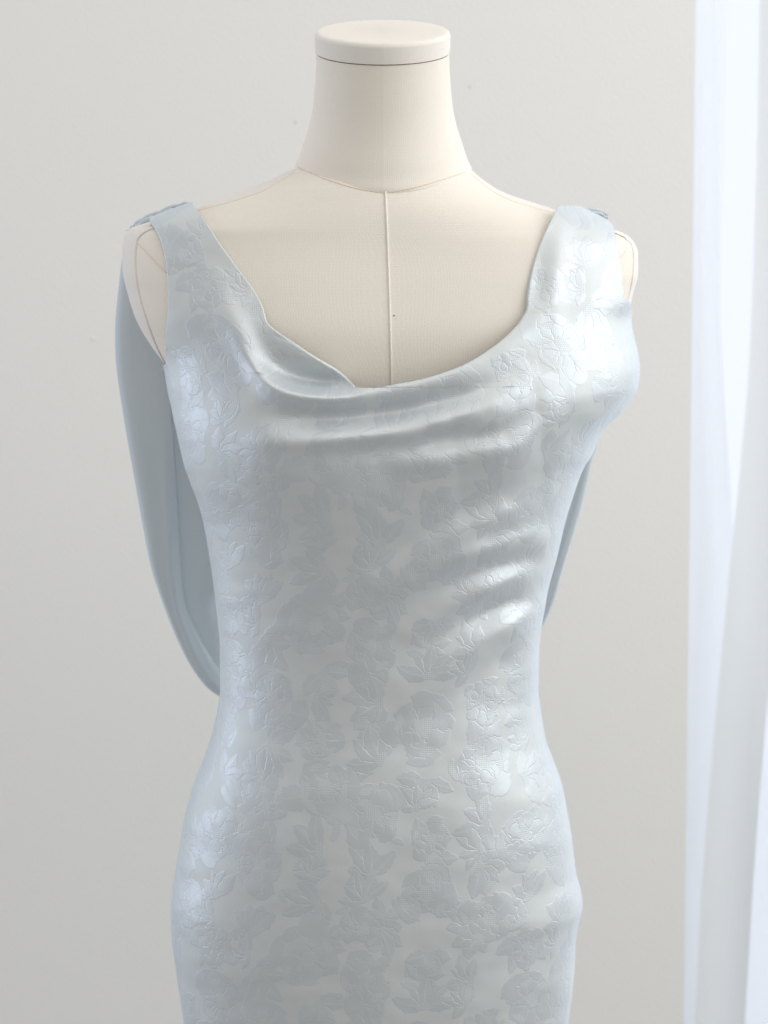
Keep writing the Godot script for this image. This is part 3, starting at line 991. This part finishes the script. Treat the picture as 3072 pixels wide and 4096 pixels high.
func make_materials() -> void:
	var w := plain(Color(0.925, 0.915, 0.895), 0.75, 0.35)
	w.heightmap_enabled = true
	w.heightmap_texture = noise_map(0.05, 3, 512, 3)
	w.heightmap_scale = 0.02
	w.uv1_triplanar = true
	w.uv1_world_triplanar = true
	w.uv1_scale = Vector3(9, 9, 9)
	mat.wall = w
	mat.frame = plain(Color(0.93, 0.94, 0.96), 0.45)
	var glass := plain(Color(0.95, 0.98, 1.0, 0.06), 0.03)
	glass.transparency = BaseMaterial3D.TRANSPARENCY_ALPHA
	mat.glass = glass
	var sky := plain(Color(0.2, 0.2, 0.2), 1.0)
	sky.emission_enabled = true
	sky.emission = Color(0.93, 0.95, 0.99)
	sky.emission_energy_multiplier = 0.93
	mat.sky = sky
	var sheer := plain(Color(0.84, 0.86, 0.90), 0.9, 0.2)
	sheer.backlight_enabled = true
	sheer.backlight = Color(1, 1, 1)
	sheer.cull_mode = BaseMaterial3D.CULL_DISABLED
	mat.sheer = sheer
	var curt := plain(Color(0.88, 0.893, 0.897), 0.9, 0.2)
	curt.backlight_enabled = true
	curt.backlight = Color(0.65, 0.65, 0.65)
	curt.cull_mode = BaseMaterial3D.CULL_DISABLED
	mat.curtain = curt
	mat.dark = plain(Color(0.28, 0.24, 0.2), 0.9)
	mat.plug = plain(Color(0.74, 0.64, 0.53), 0.9)
	mat.stitch = plain(Color(0.90, 0.845, 0.78), 0.9, 0.2)

	var weave := canvas_weave()
	for name in ["canvas", "canvas_light", "plate"]:
		var c: Color = {"canvas": Color(0.925, 0.892, 0.84), "canvas_light": Color(0.915, 0.888, 0.848), "plate": Color(0.915, 0.885, 0.85)}[name]
		var m := plain(c, 0.85, 0.3)
		m.heightmap_enabled = true
		m.heightmap_texture = weave
		m.heightmap_scale = 0.015
		m.rim_enabled = true
		m.rim = 0.5
		m.rim_tint = 0.3
		m.cull_mode = BaseMaterial3D.CULL_DISABLED
		mat[name] = m
	var lin := plain(Color(0.80, 0.835, 0.852), 0.65, 0.35)
	lin.rim_enabled = true
	lin.rim = 0.4
	lin.rim_tint = 0.5
	lin.cull_mode = BaseMaterial3D.CULL_DISABLED
	lin.backlight_enabled = true
	lin.backlight = Color(0.35, 0.35, 0.35)
	lin.heightmap_enabled = true
	lin.heightmap_texture = noise_map(0.2, 2, 256, 9)
	lin.heightmap_scale = 0.012
	lin.uv1_scale = Vector3(4, 4, 4)
	mat.lining = lin
	mat.jacquard = jacquard()


func canvas_weave() -> ImageTexture:
	var n := 256
	var rng := RandomNumberGenerator.new()
	rng.seed = 5
	var by := PackedByteArray()
	by.resize(n * n)
	var warp := PackedFloat32Array()
	var weft := PackedFloat32Array()
	for k in 16:
		warp.append(rng.randf_range(-0.07, 0.07))
		weft.append(rng.randf_range(-0.07, 0.07))
	for y in n:
		for x in n:
			var u := x / 16.0 + 0.12 * sin(y * TAU / 128.0)
			var v := y / 16.0 + 0.12 * sin(x * TAU / 64.0)
			var over := posmod(floori(u) + floori(v), 2) == 0
			var h := (0.45 + 0.45 * sin(PI * fposmod(v, 1.0))) if over else (0.45 + 0.45 * sin(PI * fposmod(u, 1.0)))
			by[y * n + x] = int(clampf(h + (warp[posmod(floori(u), 16)] if over else weft[posmod(floori(v), 16)]) + rng.randf_range(-0.18, 0.18), 0, 1) * 255)
	var im := Image.create_from_data(n, n, false, Image.FORMAT_L8, by)
	return ImageTexture.create_from_image(im)


# ---- the jacquard: figure (0 ground .. 1 figure) and height, drawn element by element on a repeating tile

const N := 1024
var fig := PackedFloat32Array()
var hgt := PackedFloat32Array()


func leaf(cx: float, cy: float, length: float, half: float, deg: float, bend: float, frill: float, vein: bool, lead := 0.85, blunt := 0.75) -> void:
	var ca := cos(deg_to_rad(deg))
	var sa := sin(deg_to_rad(deg))
	var reach := int(length + half + absf(bend) * length * 0.3 + 4)
	var ph := cx * 0.7 + cy * 0.31
	var tone := 0.72 + 0.28 * absf(sin(ph * 3.7 + deg))
	var x0 := int(cx)
	var y0 := int(cy)
	for dy in range(-reach, reach + 1):
		for dx in range(-reach, reach + 1):
			var u := (dx * ca + dy * sa) / length
			if u <= 0.0 or u >= 1.0:
				continue
			var v := -dx * sa + dy * ca - bend * length * (u - u * u)
			var w := half * pow(sin(PI * pow(u, lead)), blunt) * (1.0 + frill * sin(u * 19.0 + ph) + frill * 0.6 * sin(u * 37.0 + ph * 2.0 + signf(v)))
			var e := w - absf(v)
			if e < 0.0:
				continue
			var k := posmod(y0 + dy, N) * N + posmod(x0 + dx, N)
			if e < 2.6:
				fig[k] = 0.4
				hgt[k] = 0.24
			elif vein and absf(v) < 2.6 * (1.3 - u):
				fig[k] = 0.1
				hgt[k] = 0.85
			else:
				fig[k] = tone
				hgt[k] = 0.55 + 0.3 * minf(1.0, e / (half * 0.8)) + 0.05 * sin((dx + dy * 0.6) * 0.9 + u * 6.0)


func openwork(cx: float, cy: float, length: float, half: float, deg: float, bend: float) -> void:
	var ca := cos(deg_to_rad(deg))
	var sa := sin(deg_to_rad(deg))
	var reach := int(length * 0.5 + half + absf(bend) * length * 0.5 + 4)
	for dy in range(-reach, reach + 1):
		for dx in range(-reach, reach + 1):
			var u := (dx * ca + dy * sa) / length + 0.5
			if u <= 0.0 or u >= 1.0:
				continue
			var v := -dx * sa + dy * ca - bend * length * (u - u * u - 0.2)
			var w := half * pow(sin(PI * u), 0.6)
			if absf(v) > w:
				continue
			var gx := posmod(int(cx) + dx, N)
			var gy := posmod(int(cy) + dy, N)
			var k := gy * N + gx
			var cell := (gx % 6 < 2) or (gy % 6 < 2)
			fig[k] = 0.4 if cell else 0.6
			hgt[k] = 0.72 if cell else 0.42


func blossom(cx: float, cy: float, r: float, turn: float, seed_: int) -> void:
	var rng := RandomNumberGenerator.new()
	rng.seed = seed_
	for ring_ in 3:
		var count: int = [7, 6, 4][ring_]
		var rr: float = r * [1.0, 0.72, 0.46][ring_]
		for p in count:
			var g := turn + 360.0 * p / count + ring_ * 27.0 + rng.randf_range(-12, 12)
			leaf(cx + rng.randf_range(-0.16, 0.16) * r, cy + rng.randf_range(-0.16, 0.16) * r, rr * rng.randf_range(0.6, 1.2), rr * rng.randf_range(0.30, 0.50), g, rng.randf_range(-0.4, 0.4), 0.09, ring_ == 0 and p % 3 == 0, 1.9, 0.5)
	openwork(cx + r * 0.05, cy - r * 0.04, r * 0.5, r * 0.2, turn + 40.0, 0.3)
	for p in 3:
		openwork(cx + r * 0.62 * cos(deg_to_rad(turn + p * 120.0)), cy + r * 0.62 * sin(deg_to_rad(turn + p * 120.0)), r * 0.46, r * 0.10, turn + p * 120.0 + 90.0, 0.4)


func spray(cx: float, cy: float, turn: float, size: float, seed_: int) -> void:
	var rng := RandomNumberGenerator.new()
	rng.seed = seed_
	for p in 5:
		var g := turn + (p - 2) * rng.randf_range(32, 44)
		leaf(cx, cy, size * rng.randf_range(0.75, 1.15), size * rng.randf_range(0.22, 0.30), g, rng.randf_range(-0.4, 0.4), 0.07, true)
	openwork(cx, cy, size * 0.5, size * 0.13, turn + 80.0, -0.5)


func jacquard() -> StandardMaterial3D:
	fig.resize(N * N)
	hgt.resize(N * N)
	fig.fill(0.0)
	hgt.fill(0.25)
	var rng := RandomNumberGenerator.new()
	rng.seed = 77
	# stems and sprays first, blossoms over them, half-dropped from column to column
	for pass_ in 2:
		for gx in 6:
			for gy in 6:
				var cx := (gx + 0.5) * N / 6.0 + rng.randf_range(-26, 26)
				var cy := (gy + 0.5 + 0.5 * (gx % 2)) * N / 6.0 + rng.randf_range(-26, 26)
				var kind := (gx * 2 + gy) % 3
				if pass_ == 0:
					spray(cx, cy, rng.randf_range(0, 360), rng.randf_range(88, 118), gx * 7 + gy)
					if kind == 1:
						spray(cx - 20, cy + 75, rng.randf_range(0, 360), rng.randf_range(60, 84), gx * 5 + gy * 3)
				elif kind == 0 or (kind == 2 and gy % 2 == 0):
					blossom(cx, cy, rng.randf_range(92, 122) if kind == 0 else rng.randf_range(62, 84), rng.randf_range(0, 90), gx * 11 + gy)
	for k in 26:
		var ang := k * 137.5
		openwork(fposmod(k * 397.0 + 60.0, N), fposmod(k * 271.0 + 35.0, N), 44.0 + (k % 4) * 8.0, 10.0 + k % 4, ang, 0.5 if k % 2 else -0.5)
	# the edges of the figure are as soft as the threads that float over them
	for pass_ in 2:
		for a: PackedFloat32Array in [fig, hgt]:
			if pass_ == 1 and a == hgt:
				continue
			for y in N:
				var row := y * N
				var before := a[row + N - 1]
				for x in N:
					var here := a[row + x]
					a[row + x] = 0.25 * before + 0.5 * here + 0.25 * a[row + (x + 1) % N]
					before = here
			for x in N:
				var before := a[(N - 1) * N + x]
				for y in N:
					var here := a[y * N + x]
					a[y * N + x] = 0.25 * before + 0.5 * here + 0.25 * a[((y + 1) % N) * N + x]
					before = here
	var col := PackedByteArray()
	var rou := PackedByteArray()
	var hei := PackedByteArray()
	col.resize(N * N * 3)
	rou.resize(N * N)
	hei.resize(N * N)
	var met := PackedByteArray()
	met.resize(N * N)
	var sheen := Color(0.86, 0.93, 1.0).srgb_to_linear()
	var ground := Color(0.826, 0.840, 0.833).srgb_to_linear()
	var figure := Color(0.808, 0.824, 0.831).srgb_to_linear()
	ground = Color(ground.r / sheen.r, ground.g / sheen.g, ground.b / sheen.b).linear_to_srgb()
	figure = Color(figure.r / sheen.r, figure.g / sheen.g, figure.b / sheen.b).linear_to_srgb()
	for y in N:
		for x in N:
			var k := y * N + x
			var f := fig[k]
			var twill := 0.06 * sin((x + y * 2) * 1.05) if f > 0.65 else 0.07 * sin(x * 1.3) * sin(y * 1.1)
			col[k * 3] = int(lerpf(ground.r, figure.r, f) * 255.0)
			col[k * 3 + 1] = int(lerpf(ground.g, figure.g, f) * 255.0)
			col[k * 3 + 2] = int(lerpf(ground.b, figure.b, f) * 255.0)
			rou[k] = int(lerpf(0.57, 0.48, f) * 255.0)
			met[k] = int(lerpf(0.30, 0.46, f) * 255.0)
			hei[k] = int(clampf(hgt[k] + twill, 0.0, 1.0) * 255.0)
	var m := StandardMaterial3D.new()
	m.albedo_texture = ImageTexture.create_from_image(Image.create_from_data(N, N, false, Image.FORMAT_RGB8, col))
	m.roughness = 1.0
	m.roughness_texture = ImageTexture.create_from_image(Image.create_from_data(N, N, false, Image.FORMAT_L8, rou))
	m.roughness_texture_channel = BaseMaterial3D.TEXTURE_CHANNEL_RED
	m.heightmap_enabled = true
	m.heightmap_texture = ImageTexture.create_from_image(Image.create_from_data(N, N, false, Image.FORMAT_L8, hei))
	m.heightmap_scale = 0.031
	m.albedo_color = Color(0.86, 0.93, 1.0)
	m.anisotropy_enabled = true
	m.anisotropy = 0.2
	m.metallic = 1.0
	m.metallic_texture = ImageTexture.create_from_image(Image.create_from_data(N, N, false, Image.FORMAT_L8, met))
	m.metallic_texture_channel = BaseMaterial3D.TEXTURE_CHANNEL_RED
	m.metallic_specular = 0.5
	m.rim_enabled = true
	m.rim = 0.9
	m.rim_tint = 1.0
	m.cull_mode = BaseMaterial3D.CULL_DISABLED
	return m
